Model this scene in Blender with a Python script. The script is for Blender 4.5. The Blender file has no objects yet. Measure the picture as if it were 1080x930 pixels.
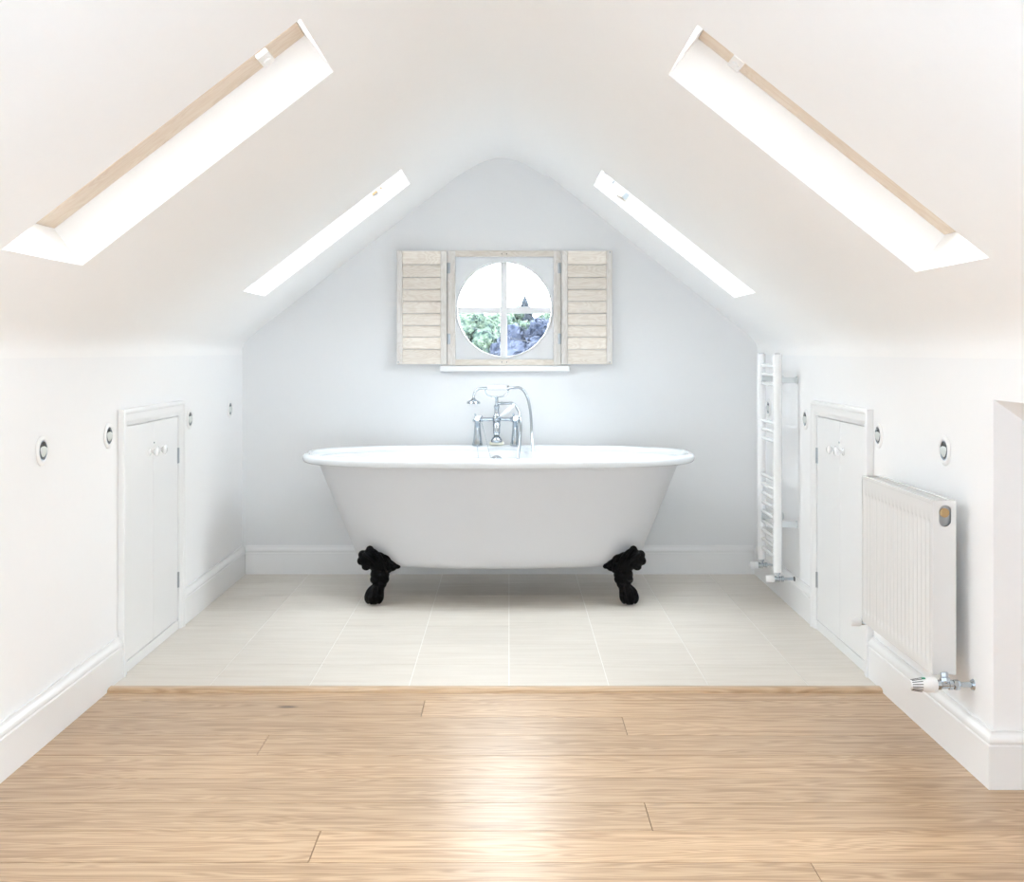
import bpy, bmesh, math, random
from mathutils import Vector, Matrix, noise
random.seed(7)
C = bpy.context.scene.collection
S = bpy.context.scene
PI = math.pi
F = 1220.0            # focal length in pixels of the 1080x930 frame
H = 1.12              # eye height
VX, VY = 537.0, 370.0
# ------------------------------------------------------------------ camera
cam = bpy.data.cameras.new('camera'); camo = bpy.data.objects.new('camera', cam); C.objects.link(camo)
camo.location = (0, 0, H); camo.rotation_euler = (PI / 2, 0, 0)
cam.sensor_width = 36; cam.lens = 36 * F / 1080
cam.shift_x = (540 - VX) / 1080; cam.shift_y = -(465 - VY) / 1080
cam.clip_start = .05; cam.clip_end = 500
S.camera = camo
# ------------------------------------------------------------------ world and exposure
SKY = 9.0
w = bpy.data.worlds.new('sky'); S.world = w; w.use_nodes = True
nt = w.node_tree; bg = nt.nodes['Background']
tc = nt.nodes.new('ShaderNodeTexCoord'); sx = nt.nodes.new('ShaderNodeSeparateXYZ'); cr = nt.nodes.new('ShaderNodeValToRGB')
nt.links.new(tc.outputs['Generated'], sx.inputs[0]); nt.links.new(sx.outputs['Z'], cr.inputs[0])
cr.color_ramp.elements[0].position = 0.0; cr.color_ramp.elements[0].color = (.95, .975, 1, 1)
cr.color_ramp.elements[1].position = 1.0; cr.color_ramp.elements[1].color = (.87, .935, 1, 1)
nt.links.new(cr.outputs[0], bg.inputs[0]); bg.inputs[1].default_value = SKY
S.view_settings.view_transform = 'Standard'; S.view_settings.look = 'None'
S.view_settings.gamma = 1; S.view_settings.use_curve_mapping = False
S.view_settings.exposure = 1.37
S.cycles.max_bounces = 16; S.cycles.diffuse_bounces = 12; S.cycles.glossy_bounces = 5
S.cycles.transparent_max_bounces = 12; S.cycles.use_denoising = True
S.cycles.sample_clamp_indirect = 8

def portal(loc, normal, sx_, sy_, updir=(0, 1, 0)):
    l = bpy.data.lights.new('daylight_portal', 'AREA'); l.shape = 'RECTANGLE'; l.size = sx_; l.size_y = sy_
    l.cycles.is_portal = True
    o = bpy.data.objects.new('daylight_portal', l); C.objects.link(o)
    z = -Vector(normal).normalized(); y = Vector(updir).normalized(); x = y.cross(z).normalized(); y = z.cross(x)
    m = Matrix((x, y, z)).transposed().to_4x4(); m.translation = Vector(loc); o.matrix_world = m
    return o

# ------------------------------------------------------------------ helpers
def P(x, y, Y):
    return Vector(((x - VX) * Y / F, Y, H - (y - VY) * Y / F))

WORLD = {}
class MB:
    def __init__(s): s.v = []; s.f = []; s.sm = []
    def add(s, vs, fs, smooth=False):
        o = len(s.v); s.v += [Vector(p) for p in vs]; s.f += [tuple(i + o for i in f) for f in fs]; s.sm += [smooth] * len(fs); return s
    def box(s, x0, x1, y0, y1, z0, z1):
        x0, x1 = sorted((x0, x1)); y0, y1 = sorted((y0, y1)); z0, z1 = sorted((z0, z1))
        v = [(x0, y0, z0), (x1, y0, z0), (x1, y1, z0), (x0, y1, z0), (x0, y0, z1), (x1, y0, z1), (x1, y1, z1), (x0, y1, z1)]
        return s.add(v, [(0, 3, 2, 1), (4, 5, 6, 7), (0, 1, 5, 4), (1, 2, 6, 5), (2, 3, 7, 6), (3, 0, 4, 7)])
    def tube(s, pts, r, n=12, cap=True):
        pts = [Vector(p) for p in pts]; rs = r if isinstance(r, (list, tuple)) else [r] * len(pts)
        rings = []; prev = None
        for i, p in enumerate(pts):
            d = (pts[min(i + 1, len(pts) - 1)] - pts[max(i - 1, 0)]).normalized()
            if prev is None:
                a = Vector((0, 0, 1)) if abs(d.z) < .9 else Vector((1, 0, 0))
                u = d.cross(a).normalized()
            else:
                u = (prev - d * prev.dot(d)).normalized()
            prev = u; v = d.cross(u)
            rings.append([p + (u * math.cos(2 * PI * k / n) + v * math.sin(2 * PI * k / n)) * rs[i] for k in range(n)])
        vs = [q for rg in rings for q in rg]; fs = []
        for i in range(len(rings) - 1):
            for k in range(n):
                k2 = (k + 1) % n
                fs.append((i * n + k, i * n + k2, (i + 1) * n + k2, (i + 1) * n + k))
        s.add(vs, fs, True)
        if cap:
            s.add(rings[0], [tuple(range(n))[::-1]]); s.add(rings[-1], [tuple(range(n))])
        return s
    def lathe(s, prof, origin, axis=(0, 0, 1), n=24):
        """prof: (radius, height along axis) pairs"""
        ax = Vector(axis).normalized(); a = Vector((0, 0, 1)) if abs(ax.z) < .9 else Vector((1, 0, 0))
        u = ax.cross(a).normalized(); v = ax.cross(u); o = Vector(origin)
        vs = []; fs = []
        for (r, h) in prof:
            r = max(r, 1e-5)
            vs += [o + ax * h + (u * math.cos(2 * PI * k / n) + v * math.sin(2 * PI * k / n)) * r for k in range(n)]
        for i in range(len(prof) - 1):
            for k in range(n):
                k2 = (k + 1) % n; fs.append((i * n + k, i * n + k2, (i + 1) * n + k2, (i + 1) * n + k))
        return s.add(vs, fs, True)
    def sphere(s, c, r, nu=12, nv=8, M=None):
        c = Vector(c); rr = Vector(r) if isinstance(r, (tuple, list)) else Vector((r, r, r)); vs = []; fs = []
        for j in range(nv + 1):
            t = PI * j / nv
            for i in range(nu):
                p = 2 * PI * i / nu
                q = Vector((math.sin(t) * math.cos(p) * rr.x, math.sin(t) * math.sin(p) * rr.y, math.cos(t) * rr.z))
                if M: q = M @ q
                vs.append(c + q)
        for j in range(nv):
            for i in range(nu):
                i2 = (i + 1) % nu; fs.append((j * nu + i, (j + 1) * nu + i, (j + 1) * nu + i2, j * nu + i2))
        return s.add(vs, fs, True)
    def rings(s, rings, closed=True, smooth=True):
        n = len(rings[0]); vs = [q for rg in rings for q in rg]; fs = []
        for i in range(len(rings) - 1):
            for k in range(n if closed else n - 1):
                k2 = (k + 1) % n; fs.append((i * n + k, i * n + k2, (i + 1) * n + k2, (i + 1) * n + k))
        return s.add(vs, fs, smooth)
    def build(s, name, mat, parent=None, bevel=0, angle=40, weld=True):
        off = WORLD.get(parent.name, Vector()) if parent else Vector()
        me = bpy.data.meshes.new(name); me.from_pydata([tuple(p - off) for p in s.v], [], s.f)
        me.polygons.foreach_set('use_smooth', s.sm)
        bm = bmesh.new(); bm.from_mesh(me)
        if weld: bmesh.ops.remove_doubles(bm, verts=bm.verts, dist=2e-5)
        bmesh.ops.recalc_face_normals(bm, faces=bm.faces)
        bm.to_mesh(me); bm.free()
        me.set_sharp_from_angle(angle=math.radians(angle))
        me.materials.append(mat)
        o = bpy.data.objects.new(name, me); C.objects.link(o)
        if bevel:
            b = o.modifiers.new('bevel', 'BEVEL'); b.width = bevel; b.segments = 2; b.limit_method = 'ANGLE'; b.angle_limit = .7; b.harden_normals = True
        if parent:
            o.parent = parent; WORLD[o.name] = off
        return o

def empty(name, loc=(0, 0, 0)):
    o = bpy.data.objects.new(name, None); C.objects.link(o); o.location = loc; o.empty_display_size = .1
    WORLD[o.name] = Vector(loc); return o
def tag(o, label=None, cat=None, group=None, kind=None):
    if label: o['label'] = label
    if cat: o['category'] = cat
    if group: o['group'] = group
    if kind: o['kind'] = kind
    return o
def structure(o, label, cat): return tag(o, label, cat, kind='structure')
def copy_tree(o, parent=None):
    c = o.copy(); C.objects.link(c)
    if parent: c.parent = parent
    for ch in [q for q in bpy.data.objects if q.parent == o]: copy_tree(ch, c)
    return c
def smooth_path(pts, sub=6):
    pts = [Vector(p) for p in pts]; out = []
    for i in range(len(pts) - 1):
        p0 = pts[max(i - 1, 0)]; p1 = pts[i]; p2 = pts[i + 1]; p3 = pts[min(i + 2, len(pts) - 1)]
        for k in range(sub):
            t = k / sub
            out.append(.5 * ((2 * p1) + (p2 - p0) * t + (2 * p0 - 5 * p1 + 4 * p2 - p3) * t * t + (3 * p1 - p0 - 3 * p2 + p3) * t ** 3))
    out.append(pts[-1]); return out

# ------------------------------------------------------------------ materials
def mat(name, col, rough=.5, metal=0, spec=.5, coat=0, bump=0, bscale=60, var=0):
    m = bpy.data.materials.new(name); m.use_nodes = True; n = m.node_tree.nodes; l = m.node_tree.links
    b = n['Principled BSDF']; b.inputs['Base Color'].default_value = (*col, 1); b.inputs['Roughness'].default_value = rough
    b.inputs['Metallic'].default_value = metal; b.inputs['Specular IOR Level'].default_value = spec
    b.inputs['Coat Weight'].default_value = coat; b.inputs['Coat Roughness'].default_value = .08
    t = n.new('ShaderNodeTexCoord'); nz = n.new('ShaderNodeTexNoise'); nz.inputs['Scale'].default_value = bscale; nz.inputs['Detail'].default_value = 4
    l.new(t.outputs['Object'], nz.inputs['Vector'])
    if bump:
        bp = n.new('ShaderNodeBump'); bp.inputs['Strength'].default_value = bump; bp.inputs['Distance'].default_value = .002
        l.new(nz.outputs['Fac'], bp.inputs['Height']); l.new(bp.outputs[0], b.inputs['Normal'])
    mx = n.new('ShaderNodeMix'); mx.data_type = 'RGBA'
    mx.inputs[6].default_value = (*[c * (1 - var) for c in col], 1); mx.inputs[7].default_value = (*col, 1)
    l.new(nz.outputs['Fac'], mx.inputs[0]); l.new(mx.outputs[2], b.inputs['Base Color'])
    return m
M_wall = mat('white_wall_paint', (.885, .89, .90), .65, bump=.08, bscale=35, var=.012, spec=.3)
M_gable = mat('dimmed_white_wall_paint', (.80, .81, .82), .65, bump=.08, bscale=35, var=.012, spec=.3)  # same white wall paint, with the gable's dimmer light put into the colour
M_ceil = mat('white_ceiling_paint', (.915, .915, .915), .7, bump=.08, bscale=30, var=.012, spec=.25)
M_trim = mat('white_gloss_trim', (.84, .845, .85), .28, bump=.03, bscale=20, var=.01)
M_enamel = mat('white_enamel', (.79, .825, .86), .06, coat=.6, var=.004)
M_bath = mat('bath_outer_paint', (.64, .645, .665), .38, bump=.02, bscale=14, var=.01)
M_black = mat('black_cast_iron', (.0015, .0015, .002), .22, bump=.2, bscale=120, spec=.10)
M_chrome = mat('chrome', (.50, .55, .60), .05, metal=1)
M_steel = mat('brushed_steel', (.42, .45, .48), .3, metal=1)
M_satin = mat('satin_chrome', (.72, .76, .77), .3, metal=.6)
M_brass = mat('brass', (.55, .38, .2), .3, metal=1)
M_dark = mat('dark_recess', (.05, .055, .06), .5)
M_porcelain = mat('white_porcelain', (.85, .86, .87), .15, coat=.5)
M_rad = mat('radiator_enamel', (.73, .73, .725), .25, var=.005)
M_rail = mat('towel_rail_enamel', (.86, .87, .88), .2, var=.005)
M_cap = mat('white_plastic', (.84, .84, .84), .35)
M_green = mat('green_mark', (.03, .3, .16), .4)
M_soap = mat('cream_soap', (.88, .84, .68), .45)
M_lamp = mat('lamp_lens', (.70, .74, .73), .15, spec=.8)
M_upvc = mat('white_window_paint', (.83, .84, .85), .3)

def glass():
    m = bpy.data.materials.new('window_glass'); m.use_nodes = True; n = m.node_tree.nodes; l = m.node_tree.links
    n.remove(n['Principled BSDF']); out = n['Material Output']
    tr = n.new('ShaderNodeBsdfTransparent'); tr.inputs[0].default_value = (.97, .985, .98, 1); g = n.new('ShaderNodeBsdfGlossy'); g.inputs['Roughness'].default_value = .01
    f = n.new('ShaderNodeFresnel'); f.inputs[0].default_value = 1.45; mx = n.new('ShaderNodeMixShader')
    l.new(f.outputs[0], mx.inputs[0]); l.new(tr.outputs[0], mx.inputs[1]); l.new(g.outputs[0], mx.inputs[2]); l.new(mx.outputs[0], out.inputs[0])
    return m
M_glass = glass()

def wood(name, c0, c1, scale=(1.2, 26, 26), rough=.45, ax='X', coat=0, knots=False):
    """streaky grain running along one axis; per-face 'tone' attribute shifts and offsets it"""
    m = bpy.data.materials.new(name); m.use_nodes = True; n = m.node_tree.nodes; l = m.node_tree.links; b = n['Principled BSDF']
    t = n.new('ShaderNodeTexCoord'); at = n.new('ShaderNodeAttribute'); at.attribute_name = 'tone'
    off = n.new('ShaderNodeVectorMath'); off.operation = 'MULTIPLY_ADD'; off.inputs[1].default_value = (13.7, 31.3, 7.9)
    l.new(at.outputs['Vector'], off.inputs[0]); l.new(t.outputs['Object'], off.inputs[2])
    mp = n.new('ShaderNodeMapping'); mp.inputs['Scale'].default_value = scale; l.new(off.outputs[0], mp.inputs[0])
    n1 = n.new('ShaderNodeTexNoise'); n1.inputs['Scale'].default_value = 1.0; n1.inputs['Detail'].default_value = 7; n1.inputs['Roughness'].default_value = .62; n1.inputs['Distortion'].default_value = .35
    l.new(mp.outputs[0], n1.inputs['Vector'])
    # cathedral figure: contour lines of a long smooth noise
    mp2 = n.new('ShaderNodeMapping'); mp2.inputs['Scale'].default_value = tuple(s * k for s, k in zip(scale, ((.9, .30, .30) if ax == 'X' else (.3, .3, .9) if ax == 'Z' else (.3, .9, .3)))); l.new(off.outputs[0], mp2.inputs[0])
    n2 = n.new('ShaderNodeTexNoise'); n2.inputs['Scale'].default_value = .9; n2.inputs['Detail'].default_value = 2; n2.inputs['Distortion'].default_value = .25; l.new(mp2.outputs[0], n2.inputs['Vector'])
    mu = n.new('ShaderNodeMath'); mu.operation = 'MULTIPLY'; mu.inputs[1].default_value = 95; l.new(n2.outputs['Fac'], mu.inputs[0])
    sn = n.new('ShaderNodeMath'); sn.operation = 'SINE'; l.new(mu.outputs[0], sn.inputs[0])
    ma = n.new('ShaderNodeMath'); ma.operation = 'MULTIPLY_ADD'; ma.inputs[1].default_value = .13; l.new(sn.outputs[0], ma.inputs[0]); l.new(n1.outputs['Fac'], ma.inputs[2])
    r = n.new('ShaderNodeValToRGB'); r.color_ramp.elements[0].position = .28; r.color_ramp.elements[0].color = (*c0, 1)
    r.color_ramp.elements[1].position = .66; r.color_ramp.elements[1].color = (*c1, 1); l.new(ma.outputs[0], r.inputs[0])
    hv = n.new('ShaderNodeHueSaturation'); l.new(r.outputs[0], hv.inputs['Color'])
    tv = n.new('ShaderNodeMapRange'); tv.inputs[3].default_value = .87; tv.inputs[4].default_value = 1.08; l.new(at.outputs['Fac'], tv.inputs[0]); l.new(tv.outputs[0], hv.inputs['Value'])
    last = hv.outputs[0]
    if knots:
        vo = n.new('ShaderNodeTexVoronoi'); vo.inputs['Scale'].default_value = 1.0
        mp3 = n.new('ShaderNodeMapping'); mp3.inputs['Scale'].default_value = (1.6, 4.2, 4); l.new(off.outputs[0], mp3.inputs[0]); l.new(mp3.outputs[0], vo.inputs['Vector'])
        kr = n.new('ShaderNodeValToRGB'); kr.color_ramp.elements[0].position = .028; kr.color_ramp.elements[0].color = (.10, .05, .025, 1); kr.color_ramp.elements[1].position = .065; kr.color_ramp.elements[1].color = (1, 1, 1, 1)
        l.new(vo.outputs['Distance'], kr.inputs[0]); mx = n.new('ShaderNodeMix'); mx.data_type = 'RGBA'; mx.blend_type = 'MULTIPLY'; mx.inputs[0].default_value = .75
        l.new(last, mx.inputs[6]); l.new(kr.outputs[0], mx.inputs[7]); last = mx.outputs[2]
    l.new(last, b.inputs['Base Color']); b.inputs['Roughness'].default_value = rough
    b.inputs['Coat Weight'].default_value = coat; b.inputs['Coat Roughness'].default_value = .27
    bp = n.new('ShaderNodeBump'); bp.inputs['Strength'].default_value = .08; bp.inputs['Distance'].default_value = .001; l.new(n1.outputs['Fac'], bp.inputs['Height']); l.new(bp.outputs[0], b.inputs['Normal'])
    return m
M_floor = wood('oiled_oak_planks', (.38, .232, .122), (.60, .405, .240), (1.6, 70, 20), .42, 'X', coat=.5, knots=True)
M_thresh = wood('oak_threshold', (.50, .33, .19), (.70, .50, .32), (1.5, 40, 40), .35, 'X')
M_pine = wood('pale_pine', (.78, .64, .50), (.86, .745, .62), (4, 50, 9), .5, 'X')
M_lime = wood('limewashed_wood', (.74, .665, .58), (.86, .805, .73), (5, 60, 60), .6, 'X')
M_limev = wood('limewashed_wood_upright', (.74, .69, .635), (.86, .83, .79), (60, 60, 5), .6, 'Z')

def set_tone(o, fn):
    me = o.data; a = me.attributes.new('tone', 'FLOAT_VECTOR', 'FACE')
    for i, p in enumerate(me.polygons):
        t = fn(p.center); a.data[i].vector = (t, t, t)

def tile_mat():
    m = bpy.data.materials.new('cream_floor_tiles'); m.use_nodes = True; n = m.node_tree.nodes; l = m.node_tree.links; b = n['Principled BSDF']
    t = n.new('ShaderNodeTexCoord'); at = n.new('ShaderNodeAttribute'); at.attribute_name = 'tone'
    off = n.new('ShaderNodeVectorMath'); off.operation = 'MULTIPLY_ADD'; off.inputs[1].default_value = (5, 9, 3); l.new(at.outputs['Vector'], off.inputs[0]); l.new(t.outputs['Object'], off.inputs[2])
    mp = n.new('ShaderNodeMapping'); mp.inputs['Scale'].default_value = (4, 38, 4); l.new(off.outputs[0], mp.inputs[0])
    n1 = n.new('ShaderNodeTexNoise'); n1.inputs['Scale'].default_value = 1; n1.inputs['Detail'].default_value = 6; l.new(mp.outputs[0], n1.inputs['Vector'])
    r = n.new('ShaderNodeValToRGB'); r.color_ramp.elements[0].position = .3; r.color_ramp.elements[0].color = (.665, .615, .545, 1); r.color_ramp.elements[1].position = .7; r.color_ramp.elements[1].color = (.735, .69, .625, 1)
    l.new(n1.outputs['Fac'], r.inputs[0]); hv = n.new('ShaderNodeHueSaturation'); l.new(r.outputs[0], hv.inputs['Color'])
    tv = n.new('ShaderNodeMapRange'); tv.inputs[3].default_value = .975; tv.inputs[4].default_value = 1.02; l.new(at.outputs['Fac'], tv.inputs[0]); l.new(tv.outputs[0], hv.inputs['Value'])
    l.new(hv.outputs[0], b.inputs['Base Color']); b.inputs['Roughness'].default_value = .38
    return m
M_tile = tile_mat(); M_grout = mat('pale_grout', (.88, .86, .82), .8)

# ------------------------------------------------------------------ shell of the loft
XL, XR, YB, YN, ZK = -1.336, 1.243, 5.79, -2.2, 1.10
prof = [(XL, ZK), (XL, 1.120), (XL + .002, 1.135), (XL + .009, 1.152), (XL + .021, 1.170), (XL + .038, 1.188), (XL + .056, 1.2035)]
def zl(x): return 2.194 + .772 * x
def zr(x): return 2.154 - .797 * x
left_x = [-1.105, -1.078, -.455, -.438]
right_x = [.376, .409, 1.000, 1.043]
prof += [(x, zl(x)) for x in [-1.24] + left_x + [-.30, -.262]]
prof += [(-.225, 2.0155), (-.185, 2.039), (-.145, 2.060), (-.105, 2.0755), (-.065, 2.0845), (-.03, 2.086), (.005, 2.0815), (.04, 2.071), (.08, 2.0535), (.12, 2.031), (.165, 2.0035)]
prof += [(x, zr(x)) for x in [.21, .25] + right_x + [1.14]]
prof += [(XR - .056, 1.2095), (XR - .038, 1.193), (XR - .021, 1.174), (XR - .009, 1.155), (XR - .002, 1.137), (XR, 1.120), (XR, ZK)]
WINS = [('L', -1.105, -.455, 2.52, 2.995), ('L', -1.078, -.438, 4.69, 5.10), ('R', .409, 1.043, 2.515, 2.968), ('R', .376, 1.000, 4.70, 5.135),
        ('L', -1.105, -.455, .55, 1.15), ('R', .409, 1.043, .55, 1.15), ('L', -1.105, -.455, -.6, .0), ('R', .409, 1.043, -.6, .0), ('L', -1.105, -.455, -1.8, -1.2), ('R', .409, 1.043, -1.8, -1.2)]
ys = sorted({YN, YB} | {w_[3] for w_ in WINS} | {w_[4] for w_ in WINS})
bm = bmesh.new(); grid = [[bm.verts.new((x, y, z)) for (x, z) in prof] for y in ys]
for j in range(len(ys) - 1):
    for i in range(len(prof) - 1):
        cx = (prof[i][0] + prof[i + 1][0]) / 2; cy = (ys[j] + ys[j + 1]) / 2
        if any(w_[1] - 1e-6 < cx < w_[2] + 1e-6 and w_[3] < cy < w_[4] for w_ in WINS): continue
        bm.faces.new((grid[j][i], grid[j][i + 1], grid[j + 1][i + 1], grid[j + 1][i]))
bmesh.ops.recalc_face_normals(bm, faces=bm.faces)
if sum((f.normal.z for f in bm.faces)) > 0: bmesh.ops.reverse_faces(bm, faces=bm.faces)
REV = .122
bmesh.ops.solidify(bm, geom=list(bm.faces), thickness=REV)
me = bpy.data.meshes.new('ceiling')
for f in bm.faces: f.smooth = True
bm.to_mesh(me); zmx = max(v.co.z for v in bm.verts); bm.free(); me.set_sharp_from_angle(angle=math.radians(30)); me.materials.append(M_ceil)
ceil = bpy.data.objects.new('ceiling', me); C.objects.link(ceil)
print('ceiling top', zmx)
structure(ceil, 'white sloping plaster ceiling meeting in a rounded ridge, cut by skylights', 'ceiling')

def gable(name, y, t, hole, label):
    outer = [(XL - .12, -.02)] + [(XL - .12, ZK)] + [(x, z + .06) for (x, z) in prof[7:-7]] + [(XR + .12, ZK), (XR + .12, -.02)]
    bm = bmesh.new()
    def loop(pts):
        vs = [bm.verts.new((a, y, b)) for a, b in pts]; return [bm.edges.new((vs[i], vs[(i + 1) % len(vs)])) for i in range(len(vs))]
    es = loop(outer)
    x0, x1, z0, z1 = hole; es += loop([(x0, z0), (x1, z0), (x1, z1), (x0, z1)])
    bmesh.ops.triangle_fill(bm, use_beauty=True, edges=es)
    r = bmesh.ops.extrude_face_region(bm, geom=list(bm.faces)); bmesh.ops.translate(bm, verts=[v for v in r['geom'] if isinstance(v, bmesh.types.BMVert)], vec=(0, t, 0))
    bmesh.ops.recalc_face_normals(bm, faces=bm.faces)
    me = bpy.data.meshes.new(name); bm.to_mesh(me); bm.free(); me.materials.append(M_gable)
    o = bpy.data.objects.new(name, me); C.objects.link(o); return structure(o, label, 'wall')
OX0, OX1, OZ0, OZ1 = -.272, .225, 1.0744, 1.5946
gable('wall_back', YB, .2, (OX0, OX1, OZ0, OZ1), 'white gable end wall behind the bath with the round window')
RW = (-.45, .35, .20, .88)
gable('wall_front', YN, -.2, RW, 'white gable wall at the near end of the loft')
# side walls
m = MB(); m.box(XL - .12, XL, YN, YB, -.02, ZK); structure(m.build('wall_left', M_wall), 'white low knee wall along the left side', 'wall')
YC, YC2, ZA = 2.97, 1.7, .994
m = MB(); m.box(XR, XR + .12, YC + .0, YB, -.02, ZK); m.box(XR, XR + .12, YN, YC2, -.02, ZK)
m.box(XR, XR + .12, YC2, YC, ZA, ZK)
sl = .70; XE = 1.95
zs = lambda x: ZA - sl * (x - XR)
XQ = XR + .12; ZQ = zs(XQ)
m.add([(XQ, YC, -.02), (XE, YC, -.02), (XE, YC, zs(XE)), (XQ, YC, ZQ), (XQ, YC + .1, -.02), (XE, YC + .1, -.02), (XE, YC + .1, zs(XE)), (XQ, YC + .1, ZQ)],
      [(0, 1, 2, 3), (4, 7, 6, 5), (0, 4, 5, 1), (3, 2, 6, 7), (1, 5, 6, 2)])
m.add([(XQ, YC2, -.02), (XE, YC2, -.02), (XE, YC2, zs(XE)), (XQ, YC2, ZQ), (XQ, YC2 - .1, -.02), (XE, YC2 - .1, -.02), (XE, YC2 - .1, zs(XE)), (XQ, YC2 - .1, ZQ)],
      [(0, 3, 2, 1), (4, 5, 6, 7), (0, 1, 5, 4), (3, 7, 6, 2), (1, 2, 6, 5)])
m.box(XE, XE + .1, YC2 - .1, YC + .1, -.02, zs(XE) + .05)
m.add([(XR + .002, YC2, ZA), (XR + .002, YC, ZA), (XE, YC, zs(XE)), (XE, YC2, zs(XE)), (XR + .002, YC2, ZA + .05), (XR + .002, YC, ZA + .05), (XE, YC, zs(XE) + .12), (XE, YC2, zs(XE) + .12)],
      [(0, 1, 2, 3), (4, 7, 6, 5), (1, 5, 6, 2), (0, 3, 7, 4), (2, 6, 7, 3)])
structure(m.build('wall_right', M_wall, weld=False), 'white low knee wall along the right side with an open alcove', 'wall')

# wood floor of separate planks
YT = 3.80; YP = 1.3
m = MB(); m.box(XL, XE, YN, YP, -.03, .004); structure(m.build('floor_bounceboard', mat('pale_bounceboard', (.52, .55, .60), .95, bump=.4, bscale=300)), 'pale grey carpet added unseen behind the viewpoint to cool bounced light', 'bounceboard')  # unseen pale floor patch, added to neutralise warm light bounced off the planks
m = MB(); m.box(XL, XE, YP, YT + .02, -.03, -.012); rows = []
y1 = YT
bounds = [YT]
yy = 3.708
while yy > YP: bounds.append(yy); yy -= .168
bounds.append(YP)
joints = {0: [], 1: [-.27], 2: [.345], 3: [-.70], 4: [], 5: [1.32], 6: [.335], 7: [-.44], 8: [.66], 9: [-.2]}
pl = []
for r_ in range(len(bounds) - 1):
    ya, yb = bounds[r_ + 1], bounds[r_]
    js = joints.get(r_, None)
    if js is None:
        x = XL + random.uniform(.3, 1.6); js = []
        while x < XE: js.append(x); x += random.uniform(1.4, 2.2)
    xs = [XL] + [x for x in js if XL < x < XE] + [XE]
    for i in range(len(xs) - 1):
        g = .0009; m.box(xs[i] + g, xs[i + 1] - g, ya + g, yb - g, -.012, 0); pl.append((xs[i], xs[i + 1], ya, yb, random.random()))
fo = m.build('floor', M_floor, weld=False)
def tone_of(c):
    for (a, b, c0, d, t) in pl:
        if a <= c.x <= b and c0 <= c.y <= d: return t
    return .5
set_tone(fo, tone_of); structure(fo, 'pale oak plank floor in front of the tiles', 'floor')
# tiled floor
m = MB(); m.box(XL, XR, YT + .02, YB, -.03, .0045)
go = m.build('floor_grout_bed', M_grout); structure(go, 'pale grout between the cream floor tiles', 'floor')
xg = [XL] + [-.998 + .3325 * k for k in range(7)] + [XR]
yg = [YT + .03] + [4.109 + .2893 * k for k in range(6)] + [YB]
m = MB(); g = .0016
for i in range(len(xg) - 1):
    for j in range(len(yg) - 1):
        a, b, c, d = xg[i] + g, xg[i + 1] - g, yg[j] + g, yg[j + 1] - g
        m.box(a, b, c, d, .002, .006)
to = m.build('floor_tiles', M_tile, weld=False); tt = {}
set_tone(to, lambda c: tt.setdefault((min(range(len(xg)), key=lambda k: abs(xg[k] - c.x) if xg[k] < c.x else 9), min(range(len(yg)), key=lambda k: abs(yg[k] - c.y) if yg[k] < c.y else 9)), random.random()))
structure(to, 'cream floor tiles under the bath', 'floor')
go.parent = to
for k in ('label', 'category', 'kind'):
    del go[k]
go['label'] = 'pale grout bed'
m = MB(); pr = [(YT - .012, 0), (YT - .010, .007), (YT, .012), (YT + .03, .012), (YT + .042, .007), (YT + .042, 0)]
m.rings([[(XL, y, z) for y, z in pr], [(XR, y, z) for y, z in pr]], smooth=False)
structure(m.build('trim_1', M_thresh), 'narrow oak threshold strip between planks and tiles', 'threshold')

# skirting boards
BP = [(0, 0), (.018, 0), (.018, .110), (.0145, .113), (.0145, .116), (.0185, .120), (.0185, .127), (.015, .132), (.010, .137), (.0075, .142), (.0075, .147), (0, .147)]
def baseboard(name, path, label, side=1):
    path = [Vector(p) for p in path]; rg = []
    for i, p in enumerate(path):
        ns = []
        if i > 0: d = (path[i] - path[i - 1]).normalized(); ns.append(Vector((-d.y, d.x)) * side)
        if i < len(path) - 1: d = (path[i + 1] - path[i]).normalized(); ns.append(Vector((-d.y, d.x)) * side)
        n_ = sum(ns, Vector((0, 0))); n_ = n_ / n_.dot(ns[0]) if len(ns) > 1 else ns[0]
        rg.append([(p.x + n_.x * a, p.y + n_.y * a, b) for a, b in BP])
    m = MB(); m.rings(rg, smooth=False); m.add(rg[0], [tuple(range(len(BP)))]); m.add(rg[-1], [tuple(range(len(BP)))[::-1]])
    return structure(m.build(name, M_trim, bevel=0), label, 'skirting board')
DY0, DY1 = 3.945, 4.69
e = .0008
baseboard('baseboard_left', [(XL + e, YN), (XL + e, DY0 - .001)], 'white moulded skirting board on the left wall, nearer than the cupboard', -1)
baseboard('baseboard_left_far', [(XL + e, DY1 + .001), (XL + e, YB - .002)], 'white moulded skirting board on the left wall between cupboard and far corner', -1)
baseboard('baseboard_back', [(XL + .02, YB - e), (XR - .02, YB - e)], 'white moulded skirting board along the gable wall behind the bath', -1)
baseboard('baseboard_right_far', [(XR - e, DY1 + .001), (XR - e, YB - .002)], 'white moulded skirting board on the right wall under the towel rail', 1)
baseboard('baseboard_right', [(XE, YC - e), (XR - e, YC - e), (XR - e, DY0 - .001)], 'white moulded skirting board wrapping the alcove corner below the radiator', -1 if False else 1)

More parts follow.
